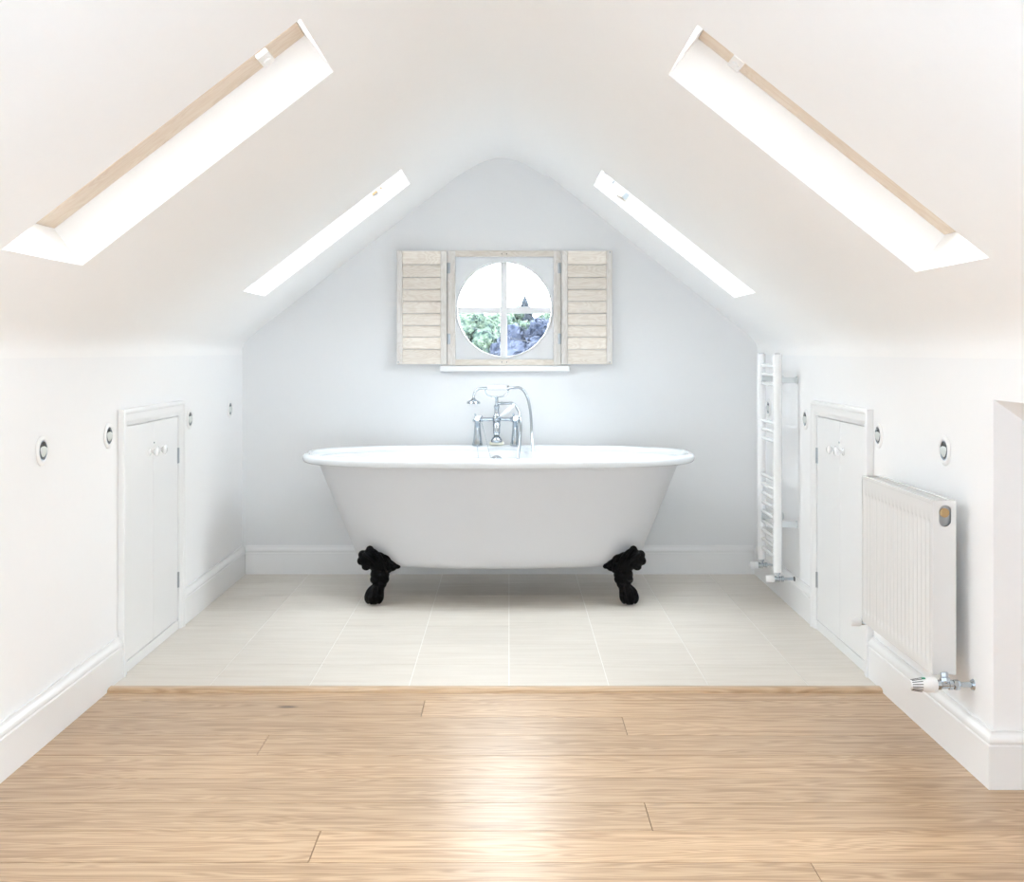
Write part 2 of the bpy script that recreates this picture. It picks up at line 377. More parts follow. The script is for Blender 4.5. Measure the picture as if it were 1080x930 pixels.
# ------------------------------------------------------------------ skylights
def skylight(idx, side, x0, x1, y0, y1, label, pivots):
    k = .772 if side == 'L' else -.797; c0 = 2.194 if side == 'L' else 2.154
    n_ = Vector((-k, 0, 1)).normalized(); u = Vector((1, 0, k)).normalized()   # u: up-slope for L, down-slope for R
    if side == 'R': u = -u
    xa, xb = (x0, x1) if side == 'L' else (x1, x0)     # xa = lower end
    base = Vector((xa, y0, c0 + k * xa)); L = (Vector((xb, 0, c0 + k * xb)) - Vector((xa, 0, c0 + k * xa))).length; W = y1 - y0
    def q(a, b, d): return base + u * a + Vector((0, b, 0)) + n_ * d
    def qbox(m, a0, a1, b0, b1, d0, d1):
        v = [q(a, b, d) for d in (d0, d1) for (a, b) in ((a0, b0), (a1, b0), (a1, b1), (a0, b1))]
        m.add(v, [(0, 3, 2, 1), (4, 5, 6, 7), (0, 1, 5, 4), (1, 2, 6, 5), (2, 3, 7, 6), (3, 0, 4, 7)])
    root = empty(f'window_{idx}', q(L / 2, W / 2, REV)); structure(root, label, 'skylight')
    fr, g_ = (.118, .024) if idx in (1, 3) else (.04, .035) if idx in (2, 4) else (.035, .03); D0 = REV - .003; D1 = REV + .075
    m = MB(); o_ = .03
    qbox(m, -o_, L + o_, W - fr, W + o_, D0 + .004, D1); qbox(m, -o_, L + o_, -o_, g_, D0 + .004, D1)
    qbox(m, -o_, g_, g_, W - fr, D0 + .004, D1); qbox(m, L - g_, L + o_, g_, W - fr, D0 + .004, D1)
    if idx <= 4: fm = M_pine if idx in (1, 3) else M_upvc
    else: fm = M_pine
    # keep the frame clear of the plaster outside the opening
    m = MB(); e_ = .001
    qbox(m, e_, L - e_, W - fr, W - e_, D0, D1); qbox(m, e_, L - e_, e_, g_, D0, D1)
    qbox(m, e_, g_, g_, W - fr, D0, D1); qbox(m, L - g_, L - e_, g_, W - fr, D0, D1)
    f = m.build('window_frame', fm, root, bevel=.003, weld=False)
    m = MB(); qbox(m, g_, L - g_, g_, W - fr, REV + .05, REV + .056); m.build('pane', M_glass, root)
    m = MB(); t_ = .04
    qbox(m, -t_, L + t_, -t_, e_, D0 + .006, D1 + .02); qbox(m, -t_, L + t_, W - e_, W + t_, D0 + .006, D1 + .02)
    qbox(m, -t_, e_, 0, W, D0 + .006, D1 + .02); qbox(m, L - e_, L + t_, 0, W, D0 + .006, D1 + .02)
    m.build('flashing', M_steel, root, weld=False)
    portal(q(L / 2, (g_ + W - fr) / 2, REV + .07), -n_, L - 2 * g_, W - fr - g_, u.cross(Vector((0, 1, 0))) if False else (0, 1, 0))
    if pivots == 'bracket':
        m = MB(); qbox(m, L - .135, L - .100, W - fr + .002, W - .022, REV - .016, REV - .002)
        b_ = m.build('pivot_bracket', M_cap, root, bevel=.004); b_['label'] = 'white plastic pivot bracket'
        m = MB(); m.lathe([(0, 0), (.011, 0), (.011, .006), (0, .006)], q(L - .117, W - fr * .6, REV - .021), n_); m.build('pivot_cap', M_cap, b_)
    if pivots == 'catch':
        m = MB(); a = L - .155
        qbox(m, a, a + .05, W - .018, W - .001, .030, .066); b_ = m.build('catch_plate', M_lime, root, bevel=.002); b_['label'] = 'small beige metal catch plate'
        m = MB(); qbox(m, a + .004, a + .026, W - .024, W - .016, .034, .062); m.build('catch_latch', M_steel, b_)
        m = MB(); qbox(m, L - .062, L - .056, W - .010, W - .001, .058, .070); s_ = m.build('catch_screw', M_steel, root)
    if pivots == 'clips':
        for a in (L - .16, L - .115):
            m = MB(); qbox(m, a, a + (.026 if a < L - .13 else .006), W - .009, W - .001, .058, .066); m.build('catch_clip', M_brass, root)
    return root
skylight(1, *WINS[0], 'near left skylight with a pale pine frame in the sloping ceiling', 'bracket')
skylight(2, *WINS[1], 'far left skylight in the ceiling slope near the gable wall', 'clips')
skylight(3, *WINS[2], 'near right skylight with a pale pine frame in the sloping ceiling', 'bracket')
skylight(4, *WINS[3], 'far right skylight with a small beige catch near its top', 'catch')
for i_, w_ in enumerate(WINS[4:]): skylight(6 + i_, *w_, 'unseen skylight added in the ceiling slope behind the viewpoint for more daylight', None)  # unseen openings, added to bring more daylight into the room
# near gable window, unseen, added for extra fill light
root = empty('window_12', (0, YN, .9)); structure(root, 'unseen window added low in the near gable wall for fill light', 'window')
m = MB(); x0, x1, z0, z1 = RW; fy0, fy1 = YN - .12, YN - .06; t_ = .05
m.box(x0, x1, fy0, fy1, z0, z0 + t_); m.box(x0, x1, fy0, fy1, z1 - t_, z1); m.box(x0, x0 + t_, fy0, fy1, z0 + t_, z1 - t_); m.box(x1 - t_, x1, fy0, fy1, z0 + t_, z1 - t_)
m.box((x0 + x1) / 2 - .025, (x0 + x1) / 2 + .025, fy0, fy1, z0 + t_, z1 - t_); m.build('window_frame', M_upvc, root, weld=False)
m = MB(); m.box(x0 + t_, x1 - t_, YN - .092, YN - .088, z0 + t_, z1 - t_); m.build('pane', M_glass, root)
portal(((x0 + x1) / 2, YN - .14, (z0 + z1) / 2), (0, 1, 0), x1 - x0, z1 - z0, (0, 0, 1))

# ------------------------------------------------------------------ round window and its shutters
root = empty('window_5', (-.0235, YB, OZ0)); structure(root, 'round window in a square opening with open limewashed wooden shutters', 'window')
cx, cz, R_ = -.0245, 1.3315, .2425
YW = YB + .085
# spandrel board with a round hole
bm = bmesh.new(); N_ = 96
hx0, hx1, hz0, hz1 = OX0 + .0005, OX1 - .0005, OZ0 + .0005, OZ1 - .0005
circ = [(cx + R_ * math.cos(2 * PI * k / N_), cz + R_ * math.sin(2 * PI * k / N_)) for k in range(N_)]
sq = []
for k in range(N_):
    c_, s_ = math.cos(2 * PI * k / N_), math.sin(2 * PI * k / N_)
    tx = ((hx1 - cx) if c_ > 0 else (cx - hx0)) / max(abs(c_), 1e-9); tz = ((hz1 - cz) if s_ > 0 else (cz - hz0)) / max(abs(s_), 1e-9); t_ = min(tx, tz)
    sq.append((cx + c_ * t_, cz + s_ * t_))
# snap the nearest samples to the corners
for (qx, qz) in ((hx0, hz0), (hx1, hz0), (hx1, hz1), (hx0, hz1)):
    k = min(range(N_), key=lambda i: (sq[i][0] - qx) ** 2 + (sq[i][1] - qz) ** 2); sq[k] = (qx, qz)
m = MB(); y0, y1 = YW, YW + .04
m.rings([[(a, y1, b) for a, b in circ], [(a, y0, b) for a, b in circ], [(a, y0, b) for a, b in sq], [(a, y1, b) for a, b in sq], [(a, y1, b) for a, b in circ]], smooth=False)
m.build('spandrel_board', M_upvc, root, angle=30)
m = MB()
def ring_pts(r, y): return [(cx + r * math.cos(2 * PI * k / N_), y, cz + r * math.sin(2 * PI * k / N_)) for k in range(N_)]
m.rings([ring_pts(R_ - .004, YW + .03), ring_pts(R_ - .004, YW - .006), ring_pts(R_ - .001, YW - .010), ring_pts(R_ + .0015, YW - .010), ring_pts(R_ + .003, YW - .004), ring_pts(R_ + .0045, YW - .003), ring_pts(R_ + .005, YW + .001)])
m.build('round_moulding', M_upvc, root, angle=50)
m = MB(); m.rings([ring_pts(R_ + .004, YW + .042), ring_pts(R_ - .003, YW + .042), ring_pts(R_ - .003, YW + .075), ring_pts(R_ + .004, YW + .075), ring_pts(R_ + .004, YW + .042)], smooth=False)
sash = m.build('round_sash', M_upvc, root)
hb = .0175
m = MB(); m.box(cx - hb - .003, cx + hb - .003, YW + .044, YW + .070, cz - R_ + .004, cz + R_ - .004)
m.box(cx - R_ + .004, cx - hb - .003, YW + .046, YW + .068, cz - .020, cz + .014); m.box(cx + hb - .003, cx + R_ - .004, YW + .046, YW + .068, cz - .020, cz + .014)
m.build('glazing_bars', M_upvc, sash, bevel=.003, weld=False)
m = MB(); m.lathe([(0, 0), (R_ - .008, 0), (R_ - .008, .004), (0, .004)], (cx, YW + .055, cz), (0, 1, 0), 64); m.build('pane', M_glass, sash)
portal((cx, YW + .09, cz), (0, -1, 0), .47, .47, (0, 0, 1))
# shutter lining
fx0, fx1, fz0, fz1 = -.3085, .2585, 1.049, 1.6195; yf0, yf1 = YB - .022, YB - .0005
m = MB()
m.box(fx0, OX0 + .003, yf0, yf1, fz0, fz1); m.box(OX1 - .003, fx1, yf0, yf1, fz0, fz1)
sf = m.build('shutter_frame', M_limev, root, bevel=.002, weld=False)
m = MB(); m.box(OX0 + .003, OX1 - .003, yf0, yf1, OZ1 - .004, fz1); m.box(OX0 + .003, OX1 - .003, yf0, yf1, fz0, OZ0 + .003)
m.build('shutter_frame_rails', M_lime, root, bevel=.002, weld=False)
m = MB()
for xx in (cx - .0125, cx + .012):
    for zz in (OZ1 + .009, OZ0 - .0105): m.lathe([(0, .003), (.0028, .003), (.0028, 0), (0, 0)], (xx, yf0, zz), (0, -1, 0), 10)
m.build('catch_magnets', M_dark, root)
# sill
m = MB(); m.box(-.345, .302, YB - .030, YB - .0005, 1.017, 1.047); si = m.build('window_sill', M_trim, root, bevel=.005)
def shutter(x0, x1, outer_left, name):
    z0, z1 = 1.053, 1.6185; yb0, yb1 = YB - .040, YB - .024
    so, sn_ = (.027, .0300)                       # outer and inner stile widths
    wl, wr = (so, sn_) if outer_left else (sn_, so)
    m = MB(); m.box(x0, x0 + wl, yb0 - .002, yb1, z0, z1); m.box(x1 - wr, x1, yb0 - .002, yb1, z0, z1)
    st = m.build(name, M_limev, root, bevel=.002, weld=False); st['label'] = 'open limewashed shutter ' + ('left of the round window' if outer_left else 'right of the round window')
    zb = [1.6185, 1.549, 1.485, 1.4255, 1.366, 1.3055, 1.246, 1.189, 1.1285, 1.053]
    m = MB()
    for i in range(9):
        a, b = zb[i + 1] + .0014, zb[i] - .0014; xa, xb = x0 + wl + .0008, x1 - wr - .0008
        # each board leans like a louvre
        m.add([(xa, yb0 - .000, a), (xb, yb0 - .000, a), (xb, yb1 - .004, a), (xa, yb1 - .004, a), (xa, yb0 + .006, b), (xb, yb0 + .006, b), (xb, yb1, b), (xa, yb1, b)],
              [(0, 3, 2, 1), (4, 5, 6, 7), (0, 1, 5, 4), (1, 2, 6, 5), (2, 3, 7, 6), (3, 0, 4, 7)])
    lo = m.build('louvre_boards', M_lime, st, weld=False)
    set_tone(lo, lambda c: (math.sin(c.z * 1731) * .5 + .5))
    hx = (x1 + .001) if outer_left else (x0 - .001)
    for zz in (1.180, 1.5105 + .022):
        m = MB(); m.tube([(hx + (.004 if outer_left else -.004), YB - .032, zz - .026), (hx + (.004 if outer_left else -.004), YB - .032, zz + .026)], .0045, 10)
        m.box(hx - .001, hx + (.016 if outer_left else -.016), YB - .0245, YB - .0225, zz - .026, zz + .026)
        m.build('hinge', M_steel, st)
    cxs = (x0 + .008) if outer_left else (x1 - .011)
    for zz in ([z0 + .011] if outer_left else [z0 + .011, z1 - .008]):
        m = MB(); m.lathe([(0, .003), (.0035, .0025), (.004, 0), (0, 0)], (cxs, yb0 - .002, zz), (0, -1, 0), 10); m.build('screw', M_steel, st)
shutter(-.5585, fx0 - .002, True, 'shutter'); shutter(fx1 + .002, .512, False, 'shutter')

# ------------------------------------------------------------------ eaves cupboard doors
def cupboard(idx, sgn, xw, label):
    """sgn +1: wall on the left (room towards +x)"""
    def X(t): return xw + sgn * t
    root = empty(f'door_{idx}', (xw, (DY0 + DY1) / 2, 0)); structure(root, label, 'cupboard door')
    ap = [(0, .001), (0, .023), (.008, .026), (.014, .0245), (.018, .020), (.026, .019), (.036, .0205), (.044, .018), (.050, .0135), (.058, .0135), (.0585, .001)]
    z1 = .920; path = lambda w_: [(DY0 + w_, .006), (DY0 + w_, z1 - w_), (DY1 - w_, z1 - w_), (DY1 - w_, .006)]
    rg = [[(X(t), path(w_)[k][0], path(w_)[k][1]) for (w_, t) in ap] for k in range(4)]
    m = MB(); m.rings(rg, smooth=False); m.add(rg[0], [tuple(range(len(ap)))]); m.add(rg[3], [tuple(range(len(ap)))])
    m.build('architrave', M_trim, root)
    yi0, yi1 = DY0 + .0595, DY1 - .0595
    m = MB(); m.box(X(.001), X(.012), yi0, yi1, .006, .043); m.build('bottom_rail', M_trim, root, bevel=.002)
    ym = 4.313
    for i, (a, b) in enumerate(((yi0 + .002, ym - .0015), (ym + .0015, yi1 - .002))):
        m = MB(); m.box(X(.001), X(.010), a, b, .046, z1 - .0585 - .004)
        # raised flush boards: one shallow tongue-and-groove line
        d = m.build('door_leaf', M_trim, root, bevel=.0015)
        ky = ym - .048 if i == 0 else ym + .050
        m = MB(); m.lathe([(.014, 0), (.014, .003), (.007, .006), (.006, .014), (.011, .019), (.0165, .025), (.0165, .030), (.011, .034), (0, .035)], (X(.010), ky, .748), (sgn, 0, 0), 20)
        m.build('knob', M_porcelain, d)
        hy = yi0 + .001 if i == 0 else yi1 - .001
        for hz in ((.205, .702) if i else ()):
            m = MB(); m.box(X(.0102), X(.0122), hy - .009 if i else hy - .003, hy + .003 if i else hy + .009, hz - .031, hz + .031)
            m.tube([(X(.013), hy, hz - .031), (X(.013), hy, hz + .031)], .0035, 8); m.build('hinge', M_steel, d)
        if i == 1:
            m = MB(); m.box(X(.0102), X(.013), ym + .002, ym + .008, .775, .781); m.build('catch', M_steel, d)
cupboard(1, 1, XL, 'white low cupboard doors in a moulded frame on the left wall')
cupboard(2, -1, XR, 'white low cupboard doors in a moulded frame behind the radiator')

# ------------------------------------------------------------------ recessed wall lights
def wall_light(loc, sgn):
    root = empty('wall_light', loc)
    x, y, z = loc; ax = (sgn, 0, 0)
    m = MB(); m.lathe([(.0435, 0), (.0435, .002), (.040, .0055), (.034, .0065), (.030, .005), (.0285, .001)], (x + sgn * .0004, y, z), ax, 40); r = m.build('trim_ring', M_cap, root); r['label'] = 'white trim ring'
    m = MB(); m.lathe([(.0285, .001), (.028, .0045), (.026, .0045), (.0245, .0008)], (x + sgn * .0004, y, z), ax, 40); r = m.build('bezel', M_chrome, root); r['label'] = 'chrome inner bezel'
    m = MB(); m.lathe([(.0245, .0005), (0, .0005)], (x + sgn * .0004, y, z), ax, 32); m.build('lamp_recess', M_dark, root)
    tilt = Vector((sgn, -.35, -.25)).normalized()
    m = MB(); m.lathe([(.0165, .000), (.017, .002), (.0155, .003), (.010, .004), (0, .0045)], (x + sgn * .001, y + .003, z - .0035), tilt, 28); r = m.build('bulb', M_lamp, root); r['label'] = 'pale glass lamp face'
    return root
proto = wall_light((XL, 3.306, .835), 1); protoR = wall_light((XR, 3.297, .836), -1)
WL = 'round white recessed light on the left wall, '; WR = 'round white recessed light on the right wall, '
lights = [(proto, (XL, 3.306, .835), WL + 'nearest the camera'), (None, (XL, 3.853, .838), WL + 'just before the cupboard frame'),
          (None, (XL, 4.83, .836), WL + 'just behind the cupboard frame'), (None, (XL, 5.525, .843), WL + 'nearest the far corner'),
          (protoR, (XR, 3.297, .836), WR + 'above the near end of the radiator'), (None, (XR, 3.888, .836), WR + 'between radiator and cupboard frame'),
          (None, (XR, 4.845, .834), WR + 'between cupboard frame and towel rail'), (None, (XR, 5.535, .848), WR + 'seen between the uprights of the towel rail')]
for i, (o, loc, lab) in enumerate(lights):
    if o is None: o = copy_tree(proto if i < 4 else protoR)
    o.location = loc; tag(o, lab, 'wall light', 'recessed lights in the knee walls')

# ------------------------------------------------------------------ roll top bath
BX, BY = -.048, 5.315
bath = empty('roll_top_bath', (BX, BY, 0)); tag(bath, 'white freestanding roll top bath on black claw feet', 'bath')
def ell(a, b, z, n=2.5, N=160):
    out = []
    for k in range(N):
        t = 2 * PI * k / N; c, s = math.cos(t), math.sin(t)
        out.append((BX + a * math.copysign(abs(c) ** (2 / n), c), BY + b * math.copysign(abs(s) ** (2 / n), s), z))
    return out
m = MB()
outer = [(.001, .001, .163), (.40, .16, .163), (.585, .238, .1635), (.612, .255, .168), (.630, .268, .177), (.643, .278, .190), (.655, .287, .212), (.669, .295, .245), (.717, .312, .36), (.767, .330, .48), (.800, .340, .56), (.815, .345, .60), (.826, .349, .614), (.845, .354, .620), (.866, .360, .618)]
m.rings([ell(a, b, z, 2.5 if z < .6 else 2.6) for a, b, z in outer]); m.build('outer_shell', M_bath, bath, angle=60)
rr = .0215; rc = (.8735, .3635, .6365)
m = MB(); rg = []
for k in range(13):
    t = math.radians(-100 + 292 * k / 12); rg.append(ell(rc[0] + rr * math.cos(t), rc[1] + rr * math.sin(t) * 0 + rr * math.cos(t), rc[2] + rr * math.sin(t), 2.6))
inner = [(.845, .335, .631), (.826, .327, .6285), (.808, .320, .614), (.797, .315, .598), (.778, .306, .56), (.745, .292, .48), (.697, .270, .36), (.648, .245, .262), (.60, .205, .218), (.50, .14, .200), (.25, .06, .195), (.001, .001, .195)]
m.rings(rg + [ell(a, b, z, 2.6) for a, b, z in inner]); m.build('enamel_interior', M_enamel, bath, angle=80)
# overflow rose
m = MB(); oc = Vector((-.0615, 5.614, .580)); m.lathe([(0, .012), (.010, .012), (.013, .008), (.032, .006), (.034, 0)], oc, (0, -1, .12), 24)
for k in range(8):
    a = 2 * PI * k / 8; m.sphere(oc + Vector((.022 * math.cos(a), -.008, .022 * math.sin(a))), .0045, 8, 6)
m.sphere(oc + Vector((0, -.014, .0)), .009)
m.build('overflow_rose', M_chrome, bath)

def foot_mesh():
    m = MB()
    def s(x, z, y, rx, rz, ry, rot=0):
        m.sphere((x, y, z), (rx, ry, rz), 20, 14, Matrix.Rotation(math.radians(rot), 3, 'Y'))
    # local frame: x towards the middle of the bath, y away from the viewer, origin on the floor under the claw
    # measured from the photograph: 1 px = 4.2 mm ; claw centre x = 395 px
    def p(px, py): return ((px - 395) * .0042, (637.5 - py) * .0042)
    for (px, py, rx, rz, ry, rot, y) in [
        (390.5, 580.5, .018, .019, .020, 0, .004), (383, 586, .021, .021, .020, 0, .010), (381.5, 592, .019, .021, .020, 20, .010), (386.5, 598.5, .020, .016, .020, 0, .008),
        (393, 590, .038, .032, .030, 20, .004), (401, 588, .026, .020, .028, 25, .010), (407, 590, .026, .018, .026, 25, .014), (413, 595, .026, .016, .022, 25, .02), (418, 598, .019, .013, .018, 20, .022), (412, 600, .024, .014, .022, 15, .018),
        (400, 597, .050, .034, .040, 10, .008), (407, 600.5, .034, .016, .030, 10, .014), (401, 606, .043, .034, .040, 0, .004), (392, 588, .042, .038, .034, 30, .006), (386, 591, .030, .032, .028, 30, .008), (402, 592, .036, .032, .034, 20, .01),
        (397, 611, .026, .022, .028, 0, -.006), (405.5, 611, .023, .022, .028, 0, .004), (401, 616, .031, .024, .030, 0, 0), (400, 621, .026, .024, .026, -8, -.002)]:
        x, z = p(px, py); s(x, z, y, rx, rz, ry, rot)
    s(0, .034, -.004, .033, .034, .032)                    # ball
    for a in (-62, -20, 22, 64):                           # toes running down over the ball
        q = math.radians(a); path = []; rad = []
        for k in range(9):
            t = k / 8; ph = math.radians(20 + 118 * t); rr_ = .036
            path.append(Vector((math.sin(q) * rr_ * math.sin(ph) + .016 * (1 - t) ** 2, -.004 - math.cos(q) * rr_ * math.sin(ph), .036 + rr_ * 1.15 * math.cos(ph) + .010 * (1 - t)))); rad.append([.010, .0105, .011, .0115, .011, .012, .011, .008, .004][k])
        path = [Vector((v.x, v.y, max(v.z, .006))) for v in path]
        m.tube(path, rad, 10)
    # curled leaf ridges on the shoulder
    for (a, b, r_) in (((384, 584), (399, 596), .009), ((391, 578), (404, 600), .008), ((400, 584), (409, 604), .008), ((409, 589), (412, 603), .006)):
        pa, pb = p(*a), p(*b); pts = smooth_path([(pa[0], -.016, pa[1]), ((pa[0] + pb[0]) / 2 + .006, -.032, (pa[1] + pb[1]) / 2 + .008), (pb[0], -.024, pb[1])], 5); m.tube(pts, [r_] * len(pts), 8)
    return m
fm = foot_mesh(); fobj = fm.build('claw_foot', M_black, None, weld=False)
zmin = min(v.co.z for v in fobj.data.vertices)
for v in fobj.data.vertices: v.co.z -= zmin
rm = fobj.modifiers.new('remesh', 'REMESH'); rm.mode = 'VOXEL'; rm.voxel_size = .0028; rm.use_smooth_shade = True
sm = fobj.modifiers.new('smooth', 'SMOOTH'); sm.factor = .5; sm.iterations = 2
dg = bpy.context.evaluated_depsgraph_get(); me_f = bpy.data.meshes.new_from_object(fobj.evaluated_get(dg)); me_f.name = 'claw_foot'
fobj.modifiers.clear(); fobj.data = me_f
me_r = me_f.copy()
for v in me_r.vertices: v.co.x = -v.co.x
me_r.flip_normals()
zf = .006 - min(v.co.z for v in me_f.vertices)
for i, (x, y, mm, back) in enumerate([(-.594, 5.085, me_f, 0), (.528, 5.085, me_r, 0), (-.622, 5.545, me_f, 1), (.548, 5.545, me_r, 1)]):
    o = fobj if i == 0 else bpy.data.objects.new('claw_foot', mm)
    if i: C.objects.link(o)
    if back:
        mb_ = mm.copy()
        for v in mb_.vertices: v.co.y = -v.co.y
        mb_.flip_normals(); o.data = mb_
    o.location = Vector((x, y, zf)) - WORLD[bath.name]; o.parent = bath
    if i == 0: o['label'] = 'black cast iron claw and ball foot'
    else: o['label'] = 'black cast iron claw and ball foot'

# ------------------------------------------------------------------ bath shower mixer
YM = 5.678; ZR = .6585
mx_ = empty('bath_shower_mixer', (-.0615, YM, ZR)); tag(mx_, 'chrome bath mixer with cradled shower handset on the rear bath rim', 'tap')
def Q(x, y, dy=0): v = P(x, y, YM); v.y += dy; return v
zc = Q(0, 442).z
for (px_, nm) in ((503.6, 'left'), (543.6, 'right')):
    x = Q(px_, 0).x; hgt = zc - ZR
    m = MB(); m.lathe([(0, 0), (.0262, 0), (.0262, .005), (.023, .014), (.0195, .042), (.0165, .075), (.0145, hgt - .016), (.017, hgt - .012), (.018, hgt), (.016, hgt + .014), (.010, hgt + .018), (0, hgt + .018)], (x, YM, ZR), n=24)
    p_ = m.build('pillar', M_chrome, mx_)
    m = MB(); hz = zc + .006
    for k in range(4):
        a = PI / 2 * k + .5; d = Vector((math.cos(a), -.25, math.sin(a))).normalized(); c0 = Vector((x, YM - .028, hz))
        m.tube([c0 + d * .005, c0 + d * .020], [.004, .003], 8); m.sphere(c0 + d * .023, .0052, 10, 8)
    m.lathe([(0, 0), (.009, 0), (.0095, .02), (.011, .028), (0, .028)], (x, YM - .012, hz), (0, -1, 0), 16)
    cr_ = m.build('crosshead_handle', M_chrome, mx_)
    m = MB(); m.lathe([(.009, 0), (.009, .003), (0, .005)], (x, YM - .041, hz), (0, -1, 0), 16); m.build('ceramic_disc', M_porcelain, cr_)
m = MB(); xl, xr, xc = Q(503.6, 0).x, Q(543.6, 0).x, Q(523.8, 0).x
m.tube([(xl, YM, zc), (xr, YM, zc)], .0095, 16)
for xx in (xl + .022, xr - .022): m.lathe([(.0095, -.006), (.0135, -.006), (.0135, .006), (.0095, .006)], (xx, YM, zc), (1, 0, 0), 6)
m.sphere((xc, YM, zc), (.022, .022, .022), 20, 14)
zt = Q(0, 419).z
m.lathe([(.0175, 0), (.0175, .016), (.013, .022), (.0115, .05), (.014, .058), (.014, .066), (.0085, .072), (.0075, zt - zc - .004), (.010, zt - zc)], (xc, YM, zc), n=20)
m.build('mixer_body', M_chrome, mx_)
m = MB()  # downward spout, leaning over the bath
zs0 = zc - .008; m.tube(smooth_path([(xc, YM, zs0), (xc, YM - .020, zs0 - .030), (xc, YM - .030, zs0 - .062), (xc, YM - .034, Q(0, 459).z)], 6), [.019] * 6 + [.0175] * 6 + [.0145] * 6 + [.014], 16)
m.lathe([(.0125, 0), (.020, .006), (.026, .016), (.0285, .026), (.027, .030), (0, .030)], (xc, YM - .034, Q(0, 460).z + .004), (0, 0, -1), 24)
m.build('spout', M_chrome, mx_)
m = MB()  # cradle
za = Q(0, 409.5).z
m.tube(smooth_path([Q(511.8, 410), Q(512.3, 414), Q(516, 417.5), Q(523.8, 418.8), Q(531.5, 417.5), Q(535.4, 414), Q(536, 410)], 6), .0030, 10)
m.sphere((xc, YM, zt), (.010, .008, .006)); m.build('cradle', M_chrome, mx_)
m = MB()
m.tube([Q(514, 409.2), Q(517, 409), Q(524, 408.6), Q(531, 409), Q(534.4, 409.2)], [.0095, .0115, .0125, .0115, .0095], 20)
hd = m.build('handset_grip', M_porcelain, mx_); hd['label'] = 'white porcelain handset grip'
m = MB()
m.tube(smooth_path([Q(514.5, 409.3), Q(509, 409.2), Q(504.6, 410), Q(501, 413), Q(499.7, 417), Q(499.3, 420)], 5), .0058, 12)
m.lathe([(.005, -.001), (.007, 0), (.013, .008), (.031, .018), (.034, .026), (.031, .029), (0, .029)], Q(499.4, 419.5), (0, 0, -1), 28)
m.build('shower_head', M_chrome, mx_)
m = MB(); m.tube([Q(534.3, 409.2), Q(537, 409.1), Q(538, 409.0), Q(548, 408.6)], [.0095, .010, .0065, .0065], 14)
m.lathe([(.012, -.004), (.012, .004)], Q(536, 409.1), (1, 0, 0), 16)
m.build('hose_connector', M_chrome, mx_)
# diverter arm and lever
m = MB(); m.tube(smooth_path([Q(524, 425.4), Q(534, 425.2), Q(540, 425.2), Q(543.3, 427)], 5), .0065, 12); m.lathe([(.009, -.005), (.009, .005)], Q(529, 425.3), (1, 0, 0), 6); m.build('hose_outlet', M_chrome, mx_)
m = MB(); m.tube([Q(528, 438.6, -.03), Q(532, 435.5, -.034), Q(537, 431, -.036), Q(540.4, 428, -.036)], [.0065, .009, .0115, .010], 16); m.sphere(Q(541, 427.4, -.036), .009)
lv = m.build('diverter_lever', M_porcelain, mx_); lv['label'] = 'white porcelain diverter lever'
m = MB(); m.tube([Q(523.8, 441.5, -.015), Q(528.5, 438.2, -.03)], .006, 10); m.build('lever_stem', M_chrome, lv)
# hose: down from the handset, loop in the tub, up to the diverter
hp = [Q(548, 408.7), Q(552.7, 412.4, -.004), Q(556.6, 420.5, -.010), Q(559, 431.5, -.02), Q(560.2, 444, -.035), P(560.8, 456, 5.63), P(561.9, 470, 5.60), P(562.8, 485, 5.565), P(561, 500, 5.54), P(556, 508, 5.53), P(550, 502, 5.55), P(546.6, 485, 5.58), P(548.0, 470, 5.61), P(549.0, 455, 5.635), P(548.8, 444, 5.65), P(547.4, 434.6, 5.67), P(543.2, 426.6, YM)]
m = MB(); sp = smooth_path(hp, 14); m.tube(sp, [.0066 + .0006 * (i % 2) for i in range(len(sp))], 12); m.build('shower_hose', M_steel if False else M_chrome, mx_)
# bead chains
def chain(pts, name):
    m = MB(); sp = smooth_path(pts, 12); last = None
    for q_ in sp:
        if last is None or (q_ - last).length > .0062: m.sphere(q_, .0024, 8, 6); last = q_
    m.tube(sp, .0008, 6); o = m.build(name, M_steel, mx_, weld=False); return o
chain([Q(508.3, 446, -.012), Q(511, 456, -.02), P(514, 469, 5.635), P(517.5, 482, 5.605), P(520, 484, 5.598)], 'bead_chain')
chain([P(503.7, 471.5, 5.638), P(504, 478, 5.63), P(505, 485, 5.62), P(505.5, 495, 5.60)], 'bead_chain')
m = MB(); 
def rbox(mb, c, s_, n=5):
    mb.sphere(c, 1, 4, 3)
m.box(xc - .035, xc + .035, YM - .020, YM + .012, ZR + .0005, ZR + .018)
so = m.build('soap_bar', M_soap, None, bevel=.006); tag(so, 'small pale yellow soap bar on the rear bath rim under the spout', 'soap')

